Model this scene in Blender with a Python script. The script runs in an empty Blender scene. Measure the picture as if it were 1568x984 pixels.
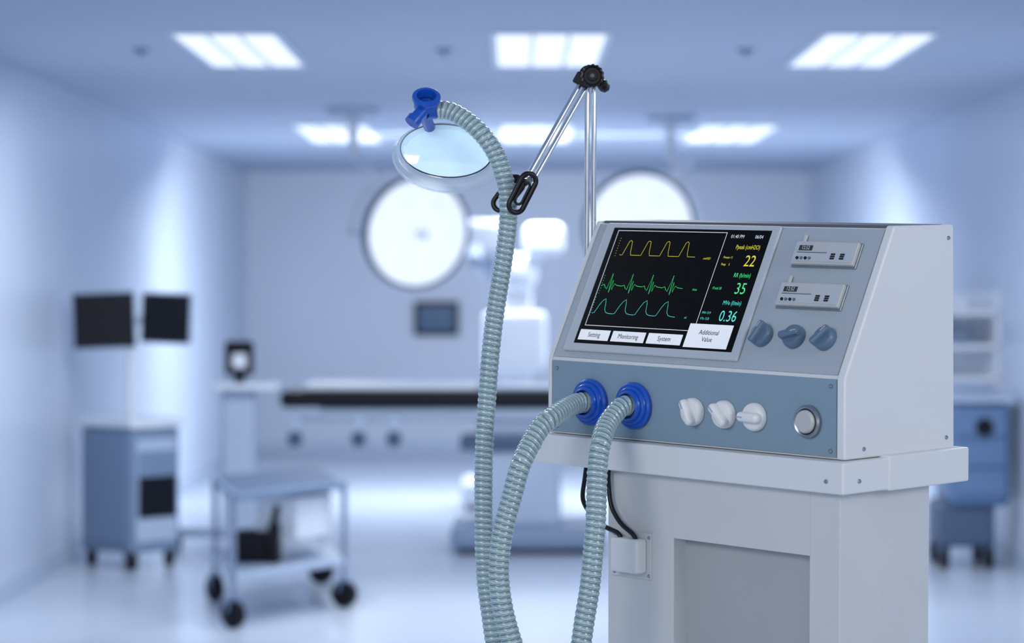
import bpy, bmesh, math, random
from mathutils import Vector, Matrix
random.seed(3)
sc=bpy.context.scene
sc.view_settings.view_transform='Standard'
sc.view_settings.look='None'
I4=Matrix.Identity(4)
T=Matrix.Translation
def R(deg,ax): return Matrix.Rotation(math.radians(deg),4,ax)
def lin(c):
    return tuple(((v/255)/12.92 if v/255<=.04045 else ((v/255+.055)/1.055)**2.4) for v in c)
# ------------------------------------------------------------------ materials
def mat(name,col,rough=.5,metal=0,var=.03,scale=8,alpha=1,emit=None,es=0,coat=0,bump=0,trans=0,spec=.5):
    m=bpy.data.materials.new(name); m.use_nodes=True
    nt=m.node_tree; b=nt.nodes['Principled BSDF']
    tc=nt.nodes.new('ShaderNodeTexCoord'); nz=nt.nodes.new('ShaderNodeTexNoise')
    nz.inputs['Scale'].default_value=scale; nz.inputs['Detail'].default_value=3
    nt.links.new(tc.outputs['Object'],nz.inputs['Vector'])
    rp=nt.nodes.new('ShaderNodeValToRGB'); c=lin(col)
    rp.color_ramp.elements[0].position=.3; rp.color_ramp.elements[1].position=.7
    rp.color_ramp.elements[0].color=tuple(max(0,v*(1-var)) for v in c)+(1,)
    rp.color_ramp.elements[1].color=tuple(min(1,v*(1+var)) for v in c)+(1,)
    nt.links.new(nz.outputs['Fac'],rp.inputs['Fac']); nt.links.new(rp.outputs['Color'],b.inputs['Base Color'])
    b.inputs['Roughness'].default_value=rough; b.inputs['Metallic'].default_value=metal
    b.inputs['Alpha'].default_value=alpha; b.inputs['Coat Weight'].default_value=coat
    b.inputs['Transmission Weight'].default_value=trans; b.inputs['Specular IOR Level'].default_value=spec
    if emit: b.inputs['Emission Color'].default_value=lin(emit)+(1,); b.inputs['Emission Strength'].default_value=es
    return m
M_white=mat('white_enamel',(227,229,230),.38,var=.01)
M_base=mat('base_enamel',(210,212,213),.45,var=.015)
M_recess=mat('recess_panel',(174,178,180),.5,var=.02)
M_slant=mat('grey_panel',(173,183,191),.45,var=.015)
M_bezel=mat('bezel_grey',(190,197,204),.4,var=.01)
M_blue=mat('steel_blue_panel',(134,158,174),.45,var=.015)
M_topdk=mat('dark_top',(92,98,104),.5,var=.02)
M_screen=mat('screen_glass',(2,2,3),.35,var=0,spec=.12)
M_black=mat('black_plastic',(22,23,26),.35,var=.05,spec=.35)
M_chrome=mat('chrome',(215,217,220),.08,metal=1,var=.01)
M_steel=mat('brushed_steel',(170,175,178),.3,metal=1,var=.05)
M_cblue=mat('connector_blue',(12,84,190),.32,var=.04,coat=.3)
M_dial=mat('dial_blue_grey',(94,118,142),.35,var=.02)
M_knob=mat('knob_white',(236,236,234),.35,var=.01)
M_dev=mat('device_grey',(192,194,194),.4,var=.02)
M_lcd=mat('lcd_dark',(52,58,60),.25,var=.02)
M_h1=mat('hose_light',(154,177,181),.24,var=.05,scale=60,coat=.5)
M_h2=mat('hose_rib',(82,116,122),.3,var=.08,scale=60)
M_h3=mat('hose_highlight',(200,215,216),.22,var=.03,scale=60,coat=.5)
M_cushion=mat('clear_silicone',(222,238,250),.06,var=.01,alpha=.32,coat=1)
M_shell=mat('clear_shell_glow',(205,234,250),.06,var=.05,scale=14,alpha=.88,coat=1,emit=(200,234,255),es=.42)  # emission paints in the brightness of lit clear plastic; the shell is no lamp
def em(name,c,s=1): return mat(name,c,.5,var=0,emit=c,es=s)
E_y=em('trace_yellow',(205,195,40),.65); E_g=em('trace_green',(60,210,120),.65); E_c=em('trace_cyan',(80,205,190),.65)
E_w=em('ui_white',(240,242,245),.25); E_w2=em('ui_line',(200,205,210),.5); M_ink=mat('ink',(20,24,60),.5)
# room mats
R_wall=mat('wall_paint',(190,203,222),.35,var=.05,scale=.6)
R_wall_b=mat('wall_paint_end',(192,204,222),.4,var=.04,scale=.6)
R_ceil=mat('ceiling_paint',(182,195,216),.6,var=.03,scale=.5)
R_floor=mat('vinyl_floor',(188,199,216),.25,var=.05,scale=.8)
B_white=mat('bg_white',(222,228,238),.4); B_grey=mat('bg_bluegrey',(118,138,166),.4); B_lg=mat('bg_lightblue',(172,188,210),.4)
B_dark=mat('bg_dark',(14,17,26),.4,spec=.2); B_navy=mat('bg_navy',(70,88,116),.5); B_blue=mat('bg_blue',(92,120,158),.4)
B_lamp=mat('lamp_face',(225,233,243),.4,emit=(244,249,255),es=.5); B_scr=mat('bg_teal_screen',(8,44,80),.3,emit=(16,76,120),es=.4)
B_steel=mat('bg_steel',(150,162,185),.25,metal=.6)
B_panel=mat('light_panel',(240,244,250),.5,emit=(240,247,255),es=.72)
# ------------------------------------------------------------------ helpers
def root(name,M=I4):
    o=bpy.data.objects.new(name,None); o.empty_display_size=.1; sc.collection.objects.link(o)
    o.matrix_basis=M; return o
def fin(name,bm,mats,parent,M=I4,bevel=0,smooth=True,seg=3,ang=38):
    me=bpy.data.meshes.new(name)
    bmesh.ops.recalc_face_normals(bm,faces=bm.faces)
    bm.to_mesh(me); bm.free()
    if not isinstance(mats,(list,tuple)): mats=[mats]
    for m in mats: me.materials.append(m)
    if smooth:
        for p in me.polygons: p.use_smooth=True
        me.set_sharp_from_angle(angle=math.radians(ang))
    o=bpy.data.objects.new(name,me); sc.collection.objects.link(o)
    if parent is not None: o.parent=parent
    o.matrix_basis=M
    if bevel:
        bv=o.modifiers.new('bevel','BEVEL'); bv.width=bevel; bv.segments=seg; bv.limit_method='ANGLE'; bv.angle_limit=math.radians(30); bv.harden_normals=True
    return o
def box(name,x0,x1,y0,y1,z0,z1,mt,parent,M=I4,bevel=.002,seg=3):
    bm=bmesh.new(); bmesh.ops.create_cube(bm,size=1)
    for v in bm.verts: v.co=Vector(((x0+x1)/2+v.co.x*(x1-x0),(y0+y1)/2+v.co.y*(y1-y0),(z0+z1)/2+v.co.z*(z1-z0)))
    return fin(name,bm,mt,parent,M,bevel,seg=seg)
def prism(name,pts,z0,z1,mt,parent,M=I4,bevel=0):
    bm=bmesh.new(); a=[bm.verts.new((x,y,z0)) for x,y in pts]; b=[bm.verts.new((x,y,z1)) for x,y in pts]
    n=len(pts); bm.faces.new(a[::-1]); bm.faces.new(b)
    for i in range(n): bm.faces.new((a[i],a[(i+1)%n],b[(i+1)%n],b[i]))
    return fin(name,bm,mt,parent,M,bevel)
def lathe(name,prof,mt,parent,M=I4,n=48,sx=1,sy=1,mod=None):
    bm=bmesh.new(); rings=[]
    for r,z in prof:
        if r<1e-6: rings.append([bm.verts.new((0,0,z))])
        else:
            rings.append([bm.verts.new((r*sx*math.cos(2*math.pi*i/n)*(mod(i) if mod else 1),r*sy*math.sin(2*math.pi*i/n)*(mod(i) if mod else 1),z)) for i in range(n)])
    for A,B in zip(rings,rings[1:]):
        for i in range(n):
            j=(i+1)%n
            if len(A)==1 and len(B)==1: continue
            if len(A)==1: bm.faces.new((A[0],B[i],B[j]))
            elif len(B)==1: bm.faces.new((A[i],A[j],B[0]))
            else: bm.faces.new((A[i],A[j],B[j],B[i]))
    return fin(name,bm,mt,parent,M)
def catmull(P,step):
    P=[Vector(p) for p in P]; Q=[2*P[0]-P[1]]+P+[2*P[-1]-P[-2]]; out=[]
    for i in range(1,len(Q)-2):
        p0,p1,p2,p3=Q[i-1:i+3]; n=max(2,int((p2-p1).length/step*1.2))
        for k in range(n):
            t=k/n; out.append(.5*((2*p1)+(-p0+p2)*t+(2*p0-5*p1+4*p2-p3)*t*t+(-p0+3*p1-3*p2+p3)*t**3))
    out.append(P[-1])
    res=[out[0]]; prev=out[0]
    for p in out[1:]:
        while (p-prev).length>=step:
            prev=prev+(p-prev).normalized()*step; res.append(prev.copy())
    return res
def sweep(name,path,rad,mt,parent,M=I4,n=16,closed=False,cap=True,matf=None):
    bm=bmesh.new(); N=len(path); rings=[]
    tang=[]
    for i in range(N):
        a=path[(i-1)%N] if (closed or i>0) else path[0]; b=path[(i+1)%N] if (closed or i<N-1) else path[-1]
        tang.append((b-a).normalized())
    up=Vector((0,0,1)) if abs(tang[0].z)<.9 else Vector((0,1,0))
    nrm=(up-tang[0]*up.dot(tang[0])).normalized(); s=0
    for i in range(N):
        if i>0: s+=(path[i]-path[i-1]).length
        nrm=(nrm-tang[i]*nrm.dot(tang[i])).normalized(); bn=tang[i].cross(nrm); ring=[]
        for k in range(n):
            a=2*math.pi*k/n; r=rad(s,a) if callable(rad) else rad
            ring.append(bm.verts.new(path[i]+(nrm*math.cos(a)+bn*math.sin(a))*r))
        rings.append((ring,s))
    rng=range(N if closed else N-1)
    for i in rng:
        A,sa=rings[i]; B,_=rings[(i+1)%N]
        for k in range(n):
            j=(k+1)%n; f=bm.faces.new((A[k],A[j],B[j],B[k]))
            if matf: f.material_index=matf(sa,2*math.pi*k/n)
    if cap and not closed:
        bm.faces.new(rings[0][0][::-1]); bm.faces.new(rings[-1][0])
    return fin(name,bm,mt,parent,M,ang=80)
def rod(name,p,q,r,mt,parent,M=I4,n=20): return sweep(name,[Vector(p),(Vector(p)+Vector(q))/2,Vector(q)],r,mt,parent,M,n=n)
def ball(name,c,r,mt,parent,M=I4,s=(1,1,1)):
    bm=bmesh.new(); bmesh.ops.create_uvsphere(bm,u_segments=32,v_segments=20,radius=r)
    for v in bm.verts: v.co=Vector((v.co.x*s[0],v.co.y*s[1],v.co.z*s[2]))
    return fin(name,bm,mt,parent,M@T(c),ang=80)
def text(name,body,size,x,y,mt,parent,M,align='LEFT',h=.0,sx=.85):
    cu=bpy.data.curves.new(name,'FONT'); cu.body=body; cu.size=size; cu.align_x=align; cu.align_y='CENTER'; cu.resolution_u=3
    cu.materials.append(mt); o=bpy.data.objects.new(name,cu); sc.collection.objects.link(o); o.parent=parent; o.matrix_basis=M@T((x,y,h))@Matrix.Diagonal((sx,1,1,1)); return o
def ribbon(name,pts,w,mt,parent,M,h):
    bm=bmesh.new(); P=[Vector((x,y,h)) for x,y in pts]; prev=None
    for i,p in enumerate(P):
        a=P[max(0,i-1)]; b=P[min(len(P)-1,i+1)]; d=(b-a).normalized(); nn=Vector((-d.y,d.x,0))*w/2
        cur=(bm.verts.new(p+nn),bm.verts.new(p-nn))
        if prev: bm.faces.new((prev[0],prev[1],cur[1],cur[0]))
        prev=cur
    return fin(name,bm,mt,parent,M,smooth=False)
# ------------------------------------------------------------------ camera
cd=bpy.data.cameras.new('camera'); cam=bpy.data.objects.new('camera',cd); sc.collection.objects.link(cam); sc.camera=cam
cam.location=(0,0,1.5); cam.rotation_euler=(math.pi/2,0,0)
cd.sensor_width=36; cd.lens=96.43; cd.shift_y=-47/1568; cd.clip_end=200
cd.dof.use_dof=True; cd.dof.focus_distance=4.22; cd.dof.aperture_fstop=3.7
# ------------------------------------------------------------------ room
XL,XR,YB,ZC=-2.45,2.74,25.3,2.602; Y0=-2.5
box('floor',XL-.1,XR+.1,Y0,YB+.1,-.1,0,R_floor,None,bevel=0)
box('ceiling',XL-.1,XR+.1,Y0,YB+.1,ZC,ZC+.1,R_ceil,None,bevel=0)
box('wall_left',XL-.1,XL,Y0,YB,0,ZC,R_wall,None,bevel=0)
box('wall_right',XR,XR+.1,Y0,YB,0,ZC,R_wall,None,bevel=0)
box('wall_back',XL,XR,YB,YB+.1,0,ZC,R_wall_b,None,bevel=0)
box('baseboard_left',XL,XL+.015,Y0,YB,0,.1,B_lg,None,bevel=.003)
box('baseboard_right',XR-.015,XR,Y0,YB,0,.1,B_lg,None,bevel=.003)
box('baseboard_back',XL+.015,XR-.015,YB-.015,YB,0,.1,B_lg,None,bevel=.003)
def area(name,loc,rot,sx,sy,e,col=(1,1,1),spread=180):
    l=bpy.data.lights.new(name,'AREA'); l.shape='RECTANGLE'; l.size=sx; l.size_y=sy; l.energy=e; l.color=col; l.spread=math.radians(spread)
    o=bpy.data.objects.new(name,l); o.location=loc; o.rotation_euler=rot; sc.collection.objects.link(o); return o
def aim(o,t): o.rotation_euler=(Vector(t)-o.location).to_track_quat('-Z','Y').to_euler()
LC=(.955,.978,1)
for i,(x0,x1,y0,y1) in enumerate([(-1.44,-1.02,11.7,13.3),(-.065,.40,11.7,13.3),(1.35,1.80,11.7,13.3),(-1.44,-.97,18.15,20.1),(-.065,.40,18.15,20.1),(1.27,1.76,18.15,20.1),
        (-1.44,-1.0,5.3,6.9),(-.065,.40,5.3,6.9),(1.33,1.78,5.3,6.9)]):
    r=root('ceiling_light')
    box('frame',x0-.03,x1+.03,y0-.05,y1+.05,ZC-.012,ZC,B_white,r,bevel=.003)
    box('diffuser',x0,x1,y0,y1,ZC-.016,ZC-.010,B_panel,r,bevel=.001)
    for k in (1,2):
        xx=x0+(x1-x0)*k/3; box('louver_%d'%k,xx-.006,xx+.006,y0,y1,ZC-.022,ZC-.012,B_lg,r,bevel=0)
    l=area('panel_lamp',((x0+x1)/2,(y0+y1)/2,ZC-.03-.5*(y1-y0)*.16),(0,0,0),x1-x0,(y1-y0)*.9,(37,48,24)[i//3],LC)
    l.rotation_euler=(math.radians(9 if i//3!=1 else 10),0,0)
    l.parent=r
for x in (-1.69,-.31,1.065):
    r=root('fire_sprinkler',T((x,12.5,ZC))); lathe('rosette',[(0,0),(.045,0),(.04,-.01),(.012,-.018),(.012,-.028),(.02,-.03),(0,-.033)],B_grey,r)
l=area('added_back_wall_light',(.15,19.0,2.46),(math.radians(42),0,0),2.6,.25,72,LC)  # added lamp without a fixture, brightens the back wall, unseen from the camera
w=bpy.data.worlds.new('world'); sc.world=w; w.use_nodes=True
bg=w.node_tree.nodes['Background']; bg.inputs[0].default_value=(.96,.98,1,1); bg.inputs[1].default_value=1.15
k=area('added_key_light',(-1.6,1.6,2.45),(0,0,0),1.4,1.0,41,(1,1,1)); aim(k,(.3,4.2,1.2))  # unseen lamp added up left to light the ventilator front
k=area('added_side_light',(2.3,2.2,2.2),(0,0,0),.9,.9,21,(1,.995,.985)); aim(k,(.5,4.2,1.2))  # second unseen lamp, added on the right for the ventilator's side
# ------------------------------------------------------------------ ventilator
P0=Vector((.479,4.0,1.2533))
MV=T(P0)@R(2.45,'X')@R(-46,'Z'); MVi=MV.inverted()
V=root('medical_ventilator',MV)
ev=Vector((0,.459,.889)).normalized(); nv=Vector((1,0,0)).cross(ev)
SL=Matrix(((1,ev.x,nv.x,0),(0,ev.y,nv.y,0),(0,ev.z,nv.z,.119),(0,0,0,1)))
FR=Matrix(((1,0,0,0),(0,0,-1,0),(0,1,0,0),(0,0,0,1)))
PX=Matrix(((0,0,1,0),(1,0,0,0),(0,1,0,0),(0,0,0,1)))
prof=[(0,0),(0,.119),(.112,.336),(.252,.336),(.256,0)]
prism('console_body',prof,-.597,-.004,M_white,V,PX,.002)
prof2=[(-.004,0),(-.004,.1195),(.1095,.340),(.254,.340),(.259,0)]
prism('side_cheek_right',prof2,-.005,.011,M_white,V,PX,.0035)
prism('side_cheek_left',prof2,-.602,-.594,M_white,V,PX,.0025)
box('top_plate',-.593,-.006,.116,.25,.335,.3405,M_topdk,V,bevel=.002)
box('lower_panel',-.593,-.006,-.003,.001,.003,.1175,M_blue,V,bevel=.001)
box('upper_panel',-.593,-.006,.004,.242,-.001,.0025,M_slant,V,SL,bevel=.001)
box('screen_bezel',-.573,-.202,.014,.242,.002,.008,M_bezel,V,SL,bevel=.003)
box('screen_glass',-.553,-.217,.027,.233,.006,.0086,M_screen,V,SL,bevel=.001)
for i,(x,z) in enumerate([(-.582,.105),(-.582,.012),(-.016,.107),(-.016,.012)]):
    lathe('panel_screw_%d'%i,[(0,.0045),(.002,.0045),(.0032,.003),(.0032,0)],M_steel,V,FR@T((x,z,.002)),n=16)
for i,(y,z) in enumerate([(.04,.014),(.238,.018),(.24,.32)]):
    lathe('side_screw_%d'%i,[(0,.0025),(.002,.0025),(.0032,.001),(.0032,0)],M_steel,V,T((.011,y,z))@R(90,'Y'),n=16)
# screen content
H=.0089
def outline(x0,x1,y0,y1,w,mt,nm):
    box(nm+'_l',x0,x0+w,y0,y1,H-.0002,H,mt,V,SL,0); box(nm+'_r',x1-w,x1,y0,y1,H-.0002,H,mt,V,SL,0)
    box(nm+'_b',x0,x1,y0,y0+w,H-.0002,H,mt,V,SL,0); box(nm+'_t',x0,x1,y1-w,y1,H-.0002,H,mt,V,SL,0)
outline(-.541,-.306,.058,.228,.0010,E_w2,'graph_frame')
for nm,x0,x1,y0,y1 in [('Setting',-.546,-.480,.033,.051),('Monitoring',-.474,-.403,.033,.051),('System',-.397,-.325,.033,.051),('Additional\nValue',-.318,-.229,.031,.071)]:
    box('button',x0,x1,y0,y1,H-.0003,H,E_w,V,SL,0)
    text('label',nm,.0115,(x0+x1)/2,(y0+y1)/2,M_ink,V,SL,'CENTER',H+.0003)
def tr(name,unit,x0,nrep,L,base,mt):
    pts=[(x0,base)]
    for k in range(nrep):
        for u,v in unit: pts.append((x0+(k+u)*L,base+v))
    ribbon(name,pts,.0007,mt,V,SL,H)
sq=[(.15,0),(.25,.016),(.3,.024),(.38,.026),(.46,.024),(.54,.006),(.6,0),(1,0)]
tr('pressure_trace',sq,-.52,4,.041,.184,E_y)
ecg=[(.12,.002),(.2,-.003),(.3,-.006),(.38,.022),(.45,-.012),(.5,.010),(.56,-.007),(.62,.004),(.75,.001),(1,0)]
tr('flow_trace',ecg,-.535,4,.044,.129,E_g)
cap=[(.1,.001),(.22,.014),(.32,.022),(.45,.026),(.5,.020),(.56,.007),(.66,.002),(.8,.0005),(1,0)]
tr('volume_trace',cap,-.535,4,.045,.080,E_c)
for k,(x,s,mt) in enumerate([(-.527,.182,E_y),(-.533,.115,E_g),(-.536,.076,E_c)]):
    for j in range(8): box('axis_tick',x-.0032,x-.0015,s+j*.0045,s+j*.0045+.0005,H-.0002,H,mt,V,SL,0)
def tx(b,size,x,s,mt,al='LEFT',sx=.85): text('readout',b,size,x,s,mt,V,SL,al,H,sx)
tx('01:40 PM',.0085,-.296,.221,E_w); tx('06/04',.0085,-.230,.221,E_w,'RIGHT')
tx('Ppeak (cmH2O)',.0105,-.229,.203,E_y,'RIGHT',.72); tx('22',.027,-.229,.179,E_y,'RIGHT'); tx('Pmean 11',.0058,-.297,.185,E_y); tx('Peep    5',.0058,-.297,.173,E_y)
tx('RR (b/min)',.0105,-.229,.155,E_g,'RIGHT',.75); tx('35',.027,-.229,.132,E_g,'RIGHT'); tx('fTotal 20',.006,-.298,.132,E_g)
tx('MVe (l/min)',.0105,-.229,.108,E_c,'RIGHT',.75); tx('0.36',.026,-.229,.085,E_c,'RIGHT',.8); tx('MVi 13.9',.0058,-.302,.090,E_c); tx('VTe 12.8',.0058,-.302,.080,E_c)
tx('cmH2O',.0055,-.338,.182,E_y); tx('l/min',.0055,-.338,.128,E_g); tx('ml',.0055,-.335,.080,E_c)
# small modules
for k,(x0,x1,s0,s1) in enumerate([(-.158,-.038,.177,.215),(-.161,-.040,.108,.146)]):
    box('module_back',x0-.002,x1+.003,s0-.003,s1+.001,.002,.006,M_steel,V,SL,.001)
    box('module',x0,x1,s0,s1,.002,.012,M_dev,V,SL,.002)
    box('module_face',x0+.004,x1-.004,s0+.004,s1-.004,.012,.0126,M_bezel,V,SL,0)
    box('module_lcd',x0+.008,x0+.066,s1-.018,s1-.0065,.0122,.0132,M_dev,V,SL,.0003)
    box('module_lcd_glass',x0+.010,x0+.036,s1-.0165,s1-.008,.0132,.0136,M_lcd,V,SL,0)
    text('module_digits','12:52',.0085,x0+.023,s1-.0122,M_white,V,SL,'CENTER',.0138)
    box('module_line',x0+.008,x0+.066,s1-.0198,s1-.0190,.0126,.0129,M_ink,V,SL,0)
    for j in range(4): lathe('module_button',[(0,.0025),(.0022,.0025),(.0026,.0015),(.0026,0)],M_dial if j%2 else M_black,V,SL@T((x0+.012+.008*j,s0+.009,.012)),n=12)
    for j in range(2):
        for q in range(3): box('module_key',x0+.075+.018*j,x0+.083+.018*j,s0+.008+q*.0035,s0+.0105+q*.0035,.0126,.0135,M_black,V,SL,0)
    rod('module_antenna',SL@Vector((x0+.010,s1-.002,.006)),SL@Vector((x0+.010,s1+.012,.006)),.0028,M_dev,V,n=12)
def knob(nm,Mx,r,mt,ang,h=.013,gh=.016,gw=.30,bv=.004):
    lathe(nm+'_skirt',[(0,h),(r*.80,h),(r*.92,h*.85),(r,h*.5),(r,.001),(0,0)],mt,V,Mx,n=40)
    box(nm+'_grip',-r*gw,r*gw,-r*.98,r*.98,h*.6,h+gh,mt,V,Mx@R(ang,'Z'),bv,seg=5)
    box(nm+'_mark',-r*.05,r*.05,r*.3,r*.85,h+gh,h+gh+.0004,M_slant,V,Mx@R(ang,'Z'),0)
for k,(x,a) in enumerate([(-.170,-20),(-.107,-75),(-.048,-40)]): knob('blue_dial_%d'%k,SL@T((x,.059,.002)),.0185,M_dial,a,.014,.010)
for k,(x,a) in enumerate([(-.285,25),(-.221,45),(-.160,88)]): knob('white_knob_%d'%k,FR@T((x,.053,.003)),.0215,M_knob,a,.012,.013,.36,.0072)
PM=FR@T((-.057,.053,.003))
lathe('port_ring',[(.0245,0),(.0245,.006),(.022,.009),(.0195,.008),(.0195,.004)],M_steel,V,PM)
lathe('port_gasket',[(.0195,.003),(.0195,.007),(.017,.007),(.017,.003)],M_black,V,PM)
lathe('port_plug',[(.0172,.002),(.0172,.011),(.015,.014),(0,.0145)],M_dev,V,PM)
for k,x in enumerate([-.504,-.409]):
    lathe('inlet_flange_%d'%k,[(0,0),(.036,0),(.037,.003),(.037,.007),(.034,.010),(.031,.0095),(.030,.013),(.0275,.015),(.025,.0145),(.024,.019),(.021,.022),(.0195,.021),(.0195,.012),(0,.012)],M_cblue,V,FR@T((x,.055,.003)),n=56)
# tray
box('tray_front',-.618,.025,-.025,.085,-.048,-.001,M_white,V,bevel=.003)
box('tray_rear',-.618,.027,.080,.275,-.050,.002,M_white,V,bevel=.003)
lathe('tray_screw_0',[(0,.002),(.003,.002),(.0035,0)],M_steel,V,FR@T((-.006,-.03,.025)),n=16)
lathe('tray_screw_side',[(0,.002),(.003,.002),(.0035,0)],M_steel,V,T((.025,.012,-.03))@R(90,'Y'),n=16)
lathe('tray_screw_left',[(0,.002),(.003,.002),(.0035,0)],M_steel,V,FR@T((-.60,-.022,.025)),n=16)
# base
Zb=-1.13
box('base_left_stile',-.471,-.330,0,.10,Zb,-.048,M_base,V,bevel=.002)
box('base_right_stile',-.058,.0,0,.10,Zb,-.048,M_base,V,bevel=.002)
box('base_header',-.331,-.057,0,.10,-.146,-.048,M_base,V,bevel=0)
box('base_recess_panel',-.335,-.05,.029,.06,Zb,-.14,M_recess,V,bevel=0)
box('base_cabinet',-.4705,-.0005,.095,.213,Zb,-.049,M_base,V,bevel=.002)
box('base_plinth',-.50,.03,-.03,.24,Zb-.04,Zb+.02,M_base,V,bevel=.006)
for k,(x,y) in enumerate([(-.46,0),(-.01,0),(-.46,.21),(-.01,.21)]):
    p=MV@Vector((x,y,Zb-.03)); W=MVi
    rod('caster_stem_%d'%k,(p.x,p.y,.05),(p.x,p.y,p.z+.01),.012,M_steel,V,W)
    lathe('caster_%d'%k,[(0,-.012),(.026,-.012),(.032,-.008),(.032,.008),(.026,.012),(0,.012)],M_black,V,W@T((p.x,p.y,.032))@R(90,'Y'))
# power box + cables
box('power_plate',-.460,-.374,-.004,.001,-.216,-.143,M_base,V,bevel=.001)
box('power_box',-.440,-.382,-.028,-.003,-.206,-.152,M_white,V,bevel=.005)
for k,(x,z) in enumerate([(-.452,-.15),(-.452,-.21),(-.378,-.15),(-.378,-.21)]): lathe('power_screw_%d'%k,[(0,.002),(.002,.002),(.003,0)],M_steel,V,FR@T((x,z,.004)),n=12)
for k,pts in enumerate([[(-.535,.02,-.04),(-.532,.01,-.07),(-.515,-.01,-.105),(-.475,-.014,-.135),(-.432,-.016,-.147),(-.428,-.016,-.158)],[(-.462,-.010,-.04),(-.460,-.010,-.07),(-.452,-.012,-.105),(-.43,-.014,-.13),(-.40,-.016,-.146),(-.393,-.016,-.158)]]):
    sweep('power_cable_%d'%k,catmull(pts,.004),.0038,M_black,V,n=12)
    rod('cable_boot_%d'%k,Vector(pts[0])+Vector((0,0,-.005)),Vector(pts[0])+Vector((.002,-.004,-.035)),.0055,M_black,V)
# support arm (world coords)
W=MVi
for k,d in enumerate((-.0056,.0056)):
    rod('mast_tube_%d'%k,(.1275+d,4.515,1.20),(.1290+d,4.495,1.846),.0042,M_chrome,V,W)
    q=Vector((.86,0,-.5)).normalized()*d
    rod('boom_tube_%d'%k,Vector((.118,4.475,1.838))+q,Vector((.027,4.42,1.676))+q,.0042,M_chrome,V,W)
rod('mast_clamp',(.12,4.515,1.22),(.165,4.515,1.22),.014,M_black,V,W)
face=R(90,'X')
lathe('hinge_wheel',[(0,.012),(.008,.012),(.009,.008),(.014,.008),(.016,.011),(.0195,.010),(.0195,-.010),(0,-.012)],M_black,V,W@T((.1305,4.465,1.849))@face,n=60,mod=lambda i:1.0 if (i//2)%2 else .93)
lathe('hinge_wheel_back',[(0,.008),(.017,.008),(.017,-.008),(0,-.008)],M_black,V,W@T((.126,4.49,1.851))@R(80,'X'),n=40)
box('hinge_block',-.014,.010,-.01,.01,-.012,.008,M_black,V,W@T((.116,4.478,1.845))@R(30,'Y'),.003)
lathe('hinge_knob',[(0,.014),(.007,.014),(.0095,.010),(.0095,-.004),(.005,-.008),(0,-.008)],M_black,V,W@T((.150,4.47,1.833))@R(70,'X')@R(-20,'Y'),n=30,mod=lambda i:1.0 if (i//2)%2 else .92)
lathe('hinge_cap',[(0,.003),(.003,.003),(.004,0)],M_topdk,V,W@T((.1305,4.452,1.849))@face,n=20)
def stadium(L,r,n=14):
    p=[]
    for i in range(n): a=math.pi*i/(n-1); p.append(Vector((r*math.cos(a),0,L+r*math.sin(a))))
    for i in range(n): a=math.pi+math.pi*i/(n-1); p.append(Vector((r*math.cos(a),0,-L+r*math.sin(a))))
    return p
C1=T((.0165,4.352,1.655))@R(27,'Y')@R(20,'Z')
C2=T((-.006,4.405,1.656))@R(38,'Y')@R(-15,'Z')
sweep('hose_clip_front',stadium(.021,.0125),.0042,M_black,V,W@C1,closed=True)
sweep('hose_clip_inner',stadium(.013,.0062),.0022,M_black,V,W@C1,closed=True)
sweep('hose_clip_back',stadium(.019,.0125),.0042,M_black,V,W@C2,closed=True)
rod('clip_bar_0',(.027,4.42,1.678),(.020,4.36,1.672),.006,M_black,V,W)
rod('clip_bar_1',(.030,4.43,1.683),(.006,4.405,1.678),.006,M_black,V,W)
# ------------------------------------------------------------------ hoses
def hose(name,pts,rad,pitch=.0094):
    r_=root(name); path=catmull(pts,pitch/7)
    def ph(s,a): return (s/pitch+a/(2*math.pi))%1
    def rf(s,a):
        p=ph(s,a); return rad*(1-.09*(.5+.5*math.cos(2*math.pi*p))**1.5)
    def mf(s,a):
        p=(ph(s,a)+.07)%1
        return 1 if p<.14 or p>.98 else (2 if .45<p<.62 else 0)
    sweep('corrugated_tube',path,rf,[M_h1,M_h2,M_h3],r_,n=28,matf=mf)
    return r_
h1=[(-.121,4.40,1.789),(-.112,4.40,1.790),(-.095,4.398,1.786),(-.072,4.39,1.772),(-.048,4.38,1.75),(-.028,4.38,1.722),(-.015,4.38,1.69),(-.007,4.38,1.656),(-.006,4.38,1.614),(-.011,4.38,1.567),(-.019,4.38,1.515),(-.027,4.38,1.463),(-.034,4.37,1.401),(-.039,4.37,1.338),(-.043,4.36,1.276),(-.045,4.35,1.215),(-.045,4.34,1.153),(-.044,4.33,1.092),(-.041,4.32,1.042),(-.034,4.31,.992),(-.024,4.30,.931),(-.005,4.28,.873),(.03,4.25,.82),(.055,4.22,.79)]
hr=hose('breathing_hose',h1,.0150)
lathe('trap_jar',[(0,-.09),(.025,-.09),(.03,-.08),(.03,-.01),(.034,0),(.034,.03),(.02,.036),(0,.036)],M_cblue,hr,T((.063,4.20,.765)))
a=MV@Vector((-.504,-.012,.055)); b=MV@Vector((-.504,-.045,.053))
h2=[a,b,(.062,4.26,1.303),(.044,4.24,1.289),(.027,4.22,1.262),(.012,4.2,1.230),(0,4.2,1.185),(-.011,4.2,1.145),(-.018,4.2,1.105),(-.020,4.2,1.065),(-.016,4.2,1.025),(-.007,4.2,.985),(.006,4.2,.945),(.026,4.2,.895),(.045,4.2,.85),(.060,4.2,.79)]
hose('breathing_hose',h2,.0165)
a=MV@Vector((-.409,-.012,.055)); b=MV@Vector((-.409,-.035,.054))
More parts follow.
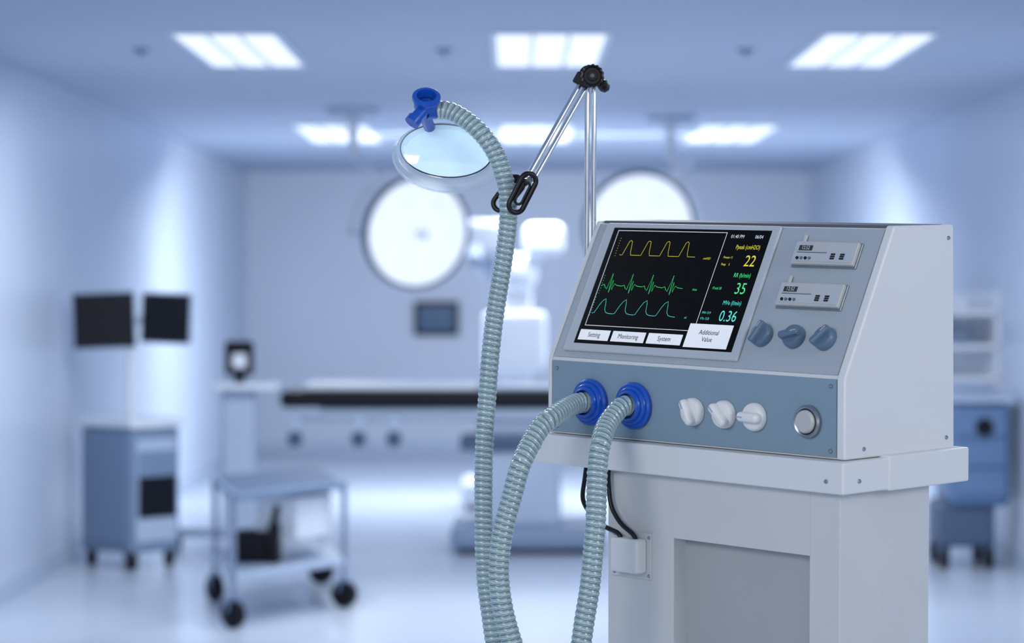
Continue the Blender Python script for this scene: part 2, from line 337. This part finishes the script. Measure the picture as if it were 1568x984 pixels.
h3=[a,b,(.147,4.235,1.294),(.136,4.2,1.266),(.131,4.19,1.235),(.129,4.18,1.196),(.127,4.17,1.147),(.123,4.17,1.097),(.118,4.17,1.048),(.110,4.17,.998),(.103,4.17,.948),(.093,4.17,.889),(.082,4.18,.84),(.072,4.2,.79)]
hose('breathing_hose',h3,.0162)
# ------------------------------------------------------------------ mask
MM=T((-.1063,4.44,1.7250))@R(5,'Y')@R(78,'X')
K=root('breathing_mask',MM)
def ell(a,b,z,n=64,cx=0,cy=0): return [Vector((cx+a*math.cos(2*math.pi*i/n),cy+b*math.sin(2*math.pi*i/n),z)) for i in range(n)]
sweep('cushion',ell(.077,.0465,-.002,cy=-.009,cx=.003),lambda s,a:.0115,M_cushion,K,closed=True,n=20)
sweep('cushion_lip',ell(.0885,.057,-.004,cy=-.0095,cx=.003),.0022,M_cushion,K,closed=True,n=10)
sweep('shell_edge',ell(.0743,.044,.006),.0011,M_black,K,closed=True,n=8)
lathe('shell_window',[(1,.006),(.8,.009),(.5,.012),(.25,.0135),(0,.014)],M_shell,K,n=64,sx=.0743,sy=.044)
lathe('shell_dome',[(1,.004),(.98,-.008),(.85,-.025),(.6,-.038),(.3,-.045),(0,-.047)],M_cushion,K,n=64,sx=.0743,sy=.044)
KW=MM.inverted()
cup=KW@T((-.137,4.385,1.804))@R(42,'X')@R(3,'Y')
lathe('connector_cup',[(.011,-.004),(.016,-.004),(.0185,-.012),(.0195,-.012),(.0200,-.002),(.0200,.001),(.0224,.002),(.0232,.005),(.0226,.009),(.0205,.0105),(.0160,.0105),(.0148,.006),(.0145,-.006),(0,-.006)],M_cblue,K,cup,n=48)
lathe('connector_neck',[(0,-.022),(.011,-.022),(.014,-.018),(.017,-.012),(.0185,-.004),(0,-.004)],M_cblue,K,cup,n=40)
rod('connector_elbow',(-.141,4.384,1.790),(-.158,4.372,1.769),.0105,M_cblue,K,KW)
rod('connector_collar',(-.154,4.375,1.775),(-.160,4.371,1.767),.0125,M_cblue,K,KW)
rod('connector_hose_stub',(-.137,4.394,1.788),(-.122,4.40,1.789),.0135,M_cblue,K,KW)
rod('connector_mask_stub',(-.141,4.39,1.786),(-.132,4.452,1.760),.0095,M_cblue,K,KW)
# ------------------------------------------------------------------ background equipment
def caster(par,x,y,r=.05,nm='caster',ang=0):
    lathe(nm,[(0,-.4*r),(.8*r,-.4*r),(r,-.25*r),(r,.25*r),(.8*r,.4*r),(0,.4*r)],B_dark,par,T((x,y,r))@R(ang,'Z')@R(90,'Y'),n=28)
    box(nm+'_fork',-.5*r,.5*r,-.3*r,.3*r,1.2*r,2.1*r,B_grey,par,T((x,y,0)),.004)
mc=root('monitor_cart'); CM=T((-2.08,14.95,0))@R(-42,'Z')
box('cabinet_body',-.215,.215,-.17,.17,.09,.76,B_grey,mc,CM,.02)
box('cabinet_top',-.23,.23,-.185,.185,.76,.81,B_white,mc,CM,.015)
box('cabinet_side_panel',.213,.221,-.14,.14,.15,.70,B_lg,mc,CM,.004)
box('equipment_bay',.216,.224,-.135,.135,.28,.64,B_grey,mc,CM,.004)
box('equipment_bay_dark',.218,.235,-.13,.13,.28,.50,B_dark,mc,CM,.01)
box('front_panel',-.19,.19,-.18,-.168,.14,.72,B_grey,mc,CM,.01)
for k,(x,y) in enumerate([(-.17,-.13),(.17,-.13),(.17,.13),(-.17,.13)]):
    q=CM@Vector((x,y,0)); caster(mc,q.x,q.y,.055,'caster_%d'%k,20)
rod('monitor_pole',(-2.075,14.95,.8),(-2.075,14.95,1.36),.028,B_white,mc)
rod('monitor_crossbar',(-2.2,14.97,1.34),(-1.9,14.97,1.34),.02,B_white,mc)
for k,(x0,x1,z0,z1,yw) in enumerate([(-2.385,-2.045,1.185,1.495,6),(-2.015,-1.735,1.212,1.49,-8)]):
    cm=T(((x0+x1)/2,14.9,(z0+z1)/2))@R(yw,'Z')@R(-2*(1-2*k),'Y'); a=(x1-x0)/2; b=(z1-z0)/2
    box('monitor_%d_case'%k,-a,a,-.02,.03,-b,b,B_lg,mc,cm,.012); box('monitor_%d_screen'%k,-a+.007,a-.007,-.026,-.018,-b+.008,b-.008,B_dark,mc,cm,.008)
st=root('instrument_trolley')
A,B,C,D=(-1.437,13.26),(-1.24,12.2),(-.795,13.0),(-.977,14.06)
cen=Vector(((A[0]+B[0]+C[0]+D[0])/4,(A[1]+B[1]+C[1]+D[1])/4))
def ins(q,k=.96): v=cen+(Vector(q)-cen)*k; return (v.x,v.y)
Q=[ins(p,1.02) for p in (A,B,C,D)]
prism('top_shelf',Q,.56,.60,B_grey,st,bevel=.01); prism('top_tray_mat',[ins(p,.93) for p in (A,B,C,D)],.60,.606,B_navy,st,bevel=.003)
prism('lower_shelf',Q,.20,.235,B_lg,st,bevel=.01)
prism('drawer_unit',[ins(p,.8) for p in (D,((B[0]+A[0])/2+.12,(B[1]+A[1])/2),((B[0]*.4+C[0]*.6),(B[1]*.4+C[1]*.6)),C)],.34,.54,B_white,st,bevel=.01)
for k,p in enumerate((A,B,C,D)):
    rod('post_%d'%k,p+(.1,),p+(.60,),.014,B_steel,st); caster(st,p[0],p[1],.064,'caster_%d'%k,35+15*k)
box('dark_bin',-1.29,-1.14,12.75,12.95,.236,.38,B_dark,st,bevel=.01); box('dark_bin_side',-1.13,-1.08,12.7,12.9,.236,.42,B_dark,st,bevel=.01)
rod('bin_handle',(-1.11,12.8,.42),(-1.09,12.8,.50),.02,B_dark,st)
ps=root('patient_monitor_stand')
box('column',-1.62,-1.44,15.3,15.45,.12,.96,B_lg,ps,bevel=.02); box('shelf',-1.66,-1.30,15.2,15.5,.95,.985,B_white,ps,bevel=.01)
box('head_case',-1.60,-1.44,15.25,15.33,1.03,1.22,B_dark,ps,I4,.02); box('head_face',-1.555,-1.475,15.238,15.252,1.07,1.15,B_white,ps,bevel=.006)
rod('head_neck',(-1.52,15.3,.98),(-1.52,15.3,1.04),.03,B_dark,ps)
box('foot_bar',-1.95,-1.35,15.9,16.0,.07,.12,B_lg,ps,bevel=.01); box('foot_bar_cross',-1.58,-1.48,15.2,16.0,.08,.13,B_lg,ps,bevel=.01)
caster(ps,-1.94,15.95,.05,'caster_0'); caster(ps,-1.40,15.95,.045,'caster_1'); caster(ps,-1.53,15.22,.045,'caster_2')
ot=root('operating_table')
box('mattress',-1.33,.75,15.7,16.3,.83,.925,B_dark,ot,bevel=.03); box('sheet',-1.2,-.20,15.75,16.25,.926,.965,B_white,ot,bevel=.015)
box('head_pad',-.18,.7,15.75,16.25,.926,.95,B_lg,ot,bevel=.01)
box('side_rail',-1.25,.7,15.6,15.63,.76,.79,B_steel,ot,bevel=.005); box('table_frame',-1.1,.6,15.75,16.25,.76,.83,B_lg,ot,bevel=.01)
for k,x in enumerate((-1.23,-.87,-.67)):
    box('rail_clamp_%d'%k,x-.03,x+.03,15.55,15.62,.62,.78,B_lg,ot,bevel=.01); ball('clamp_knob_%d'%k,(x,15.55,.66),.045,B_navy,ot)
box('pedestal_bellows',-.20,.28,15.8,16.2,.14,.76,B_lg,ot,bevel=.03); box('pedestal_collar',-.3,.36,15.75,16.25,.58,.66,B_navy,ot,bevel=.02)
box('base_foot',-.35,.52,15.55,16.35,.03,.16,B_grey,ot,bevel=.04)
for k,(x,y) in enumerate([(-.28,15.65),(.45,15.65),(-.28,16.25),(.45,16.25)]): caster(ot,x,y,.03,'caster_%d'%k)
def surg(c,r,yaw,pitch,mount,sgn):
    s=root('surgical_light'); m=T(c)@R(yaw,'Z')@R(90+pitch,'X')
    lathe('head_shell',[(0,-.12),(r*.35,-.12),(r*.8,-.08),(r,-.02),(r*1.0,.03),(r*.94,.035),(r*.93,.02)],B_navy,s,m,n=56)
    lathe('head_face',[(r*.935,.022),(r*.9,.02),(0,.03)],B_lamp,s,m,n=56)
    for k in range(6):
        a=math.pi*k/3; lathe('lamp_pod_%d'%k,[(0,.05),(r*.16,.045),(r*.2,.03),(r*.2,.02)],B_lamp,s,m@T((r*.55*math.cos(a),r*.55*math.sin(a),0)),n=24)
    rod('handle',m@Vector((0,0,.03)),m@Vector((0,0,.13)),.02,B_white,s)
    mx,my=mount
    lathe('ceiling_flange',[(0,0),(.16,0),(.16,-.03),(.05,-.06),(0,-.06)],B_lg,s,T((mx,my,ZC)))
    rod('drop_tube',(mx,my,ZC-.02),(mx,my,2.32),.03,B_white,s)
    top=Vector((c[0]+sgn*r*1.15,my,2.30)); rod('arm_upper',(mx,my,2.33),top,.03,B_white,s)
    arc=[top]+[Vector((c[0]+sgn*r*1.15*math.cos(t),my-.1-(my-c[1]-.1)*min(1,t+.2),c[2]+ (r*1.15)*math.sin(t))) for t in (1.0,.6,.3,0)]+[m@Vector((0,0,-.10))]
    sweep('yoke',catmull(arc,.03),.02,B_white,s)
surg((-.56,16,1.84),.335,26,8,(-.96,16.6),-1)
surg((.74,16,1.87),.335,10,8,(1.0,17.3),1)
sm=root('surgical_microscope')
box('base',-.35,.3,18.6,19.4,.04,.2,B_white,sm,bevel=.04); box('column',-.08,.14,18.9,19.1,.2,1.55,B_white,sm,bevel=.04)
box('console',-.2,.24,18.8,19.1,.95,1.36,B_white,sm,bevel=.05); ball('pivot',(.05,18.9,1.62),.13,B_white,sm)
rod('arm',(.05,18.9,1.62),(-.22,18.7,1.92),.06,B_white,sm); box('optics_head',-.36,-.02,18.5,18.8,1.72,1.98,B_white,sm,bevel=.06)
rod('arm_far',(.05,18.9,1.62),(.26,18.8,1.86),.055,B_white,sm); box('counterweight',.08,.36,18.7,18.95,1.74,1.96,B_white,sm,bevel=.06)
rod('eyepiece',(-.25,18.5,1.78),(-.25,18.35,1.70),.045,B_lg,sm); rod('objective',(-.15,18.6,1.74),(-.15,18.6,1.58),.06,B_lg,sm)
for k,(x,y) in enumerate([(-.3,18.65),(.25,18.65),(-.3,19.35),(.25,19.35)]): caster(sm,x,y,.035,'caster_%d'%k)
wm=root('wall_monitor'); box('case',-.90,-.49,YB-.07,YB-.001,1.09,1.40,B_dark,wm,bevel=.015); box('screen',-.86,-.53,YB-.076,YB-.068,1.13,1.36,B_scr,wm,bevel=.004)
an=root('anesthesia_workstation')
box('body',2.34,2.68,14.7,15.2,.34,.90,B_blue,an,bevel=.05); box('work_top',2.32,2.70,14.68,15.22,.90,.93,B_lg,an,bevel=.01)
box('lower_drawer',2.30,2.60,14.75,15.2,.12,.36,B_navy,an,bevel=.03)
for k in range(3): box('drawer_face_%d'%k,2.37,2.65,14.685,14.70,.40+.16*k,.53+.16*k,B_blue,an,bevel=.01)
lathe('gauge',[(0,.02),(.045,.02),(.05,0)],B_dark,an,T((2.53,14.69,.77))@R(90,'X'))
for k,(x,y) in enumerate([(2.33,14.8),(2.57,14.8),(2.33,15.15),(2.57,15.15)]): caster(an,x,y,.06,'caster_%d'%k)
ws=root('wall_shelf')
for k,z in enumerate((1.39,1.20,1.02)): box('board_%d'%k,2.40,XR,15.4,18.5,z-.03,z,B_white,ws,bevel=.005)
box('back_panel',XR-.02,XR,15.4,18.5,.95,1.5,B_white,ws,bevel=.003)
for k in range(5): box('bottle_box_%d'%k,2.45,2.60,15.6+.55*k,15.75+.55*k,1.39,1.46,B_lg if k%2 else B_white,ws,bevel=.01)
for k in range(4): box('supply_box_%d'%k,2.45,2.62,15.6+.6*k,15.85+.6*k,1.20,1.29,B_lg if k%2 else B_grey,ws,bevel=.01)
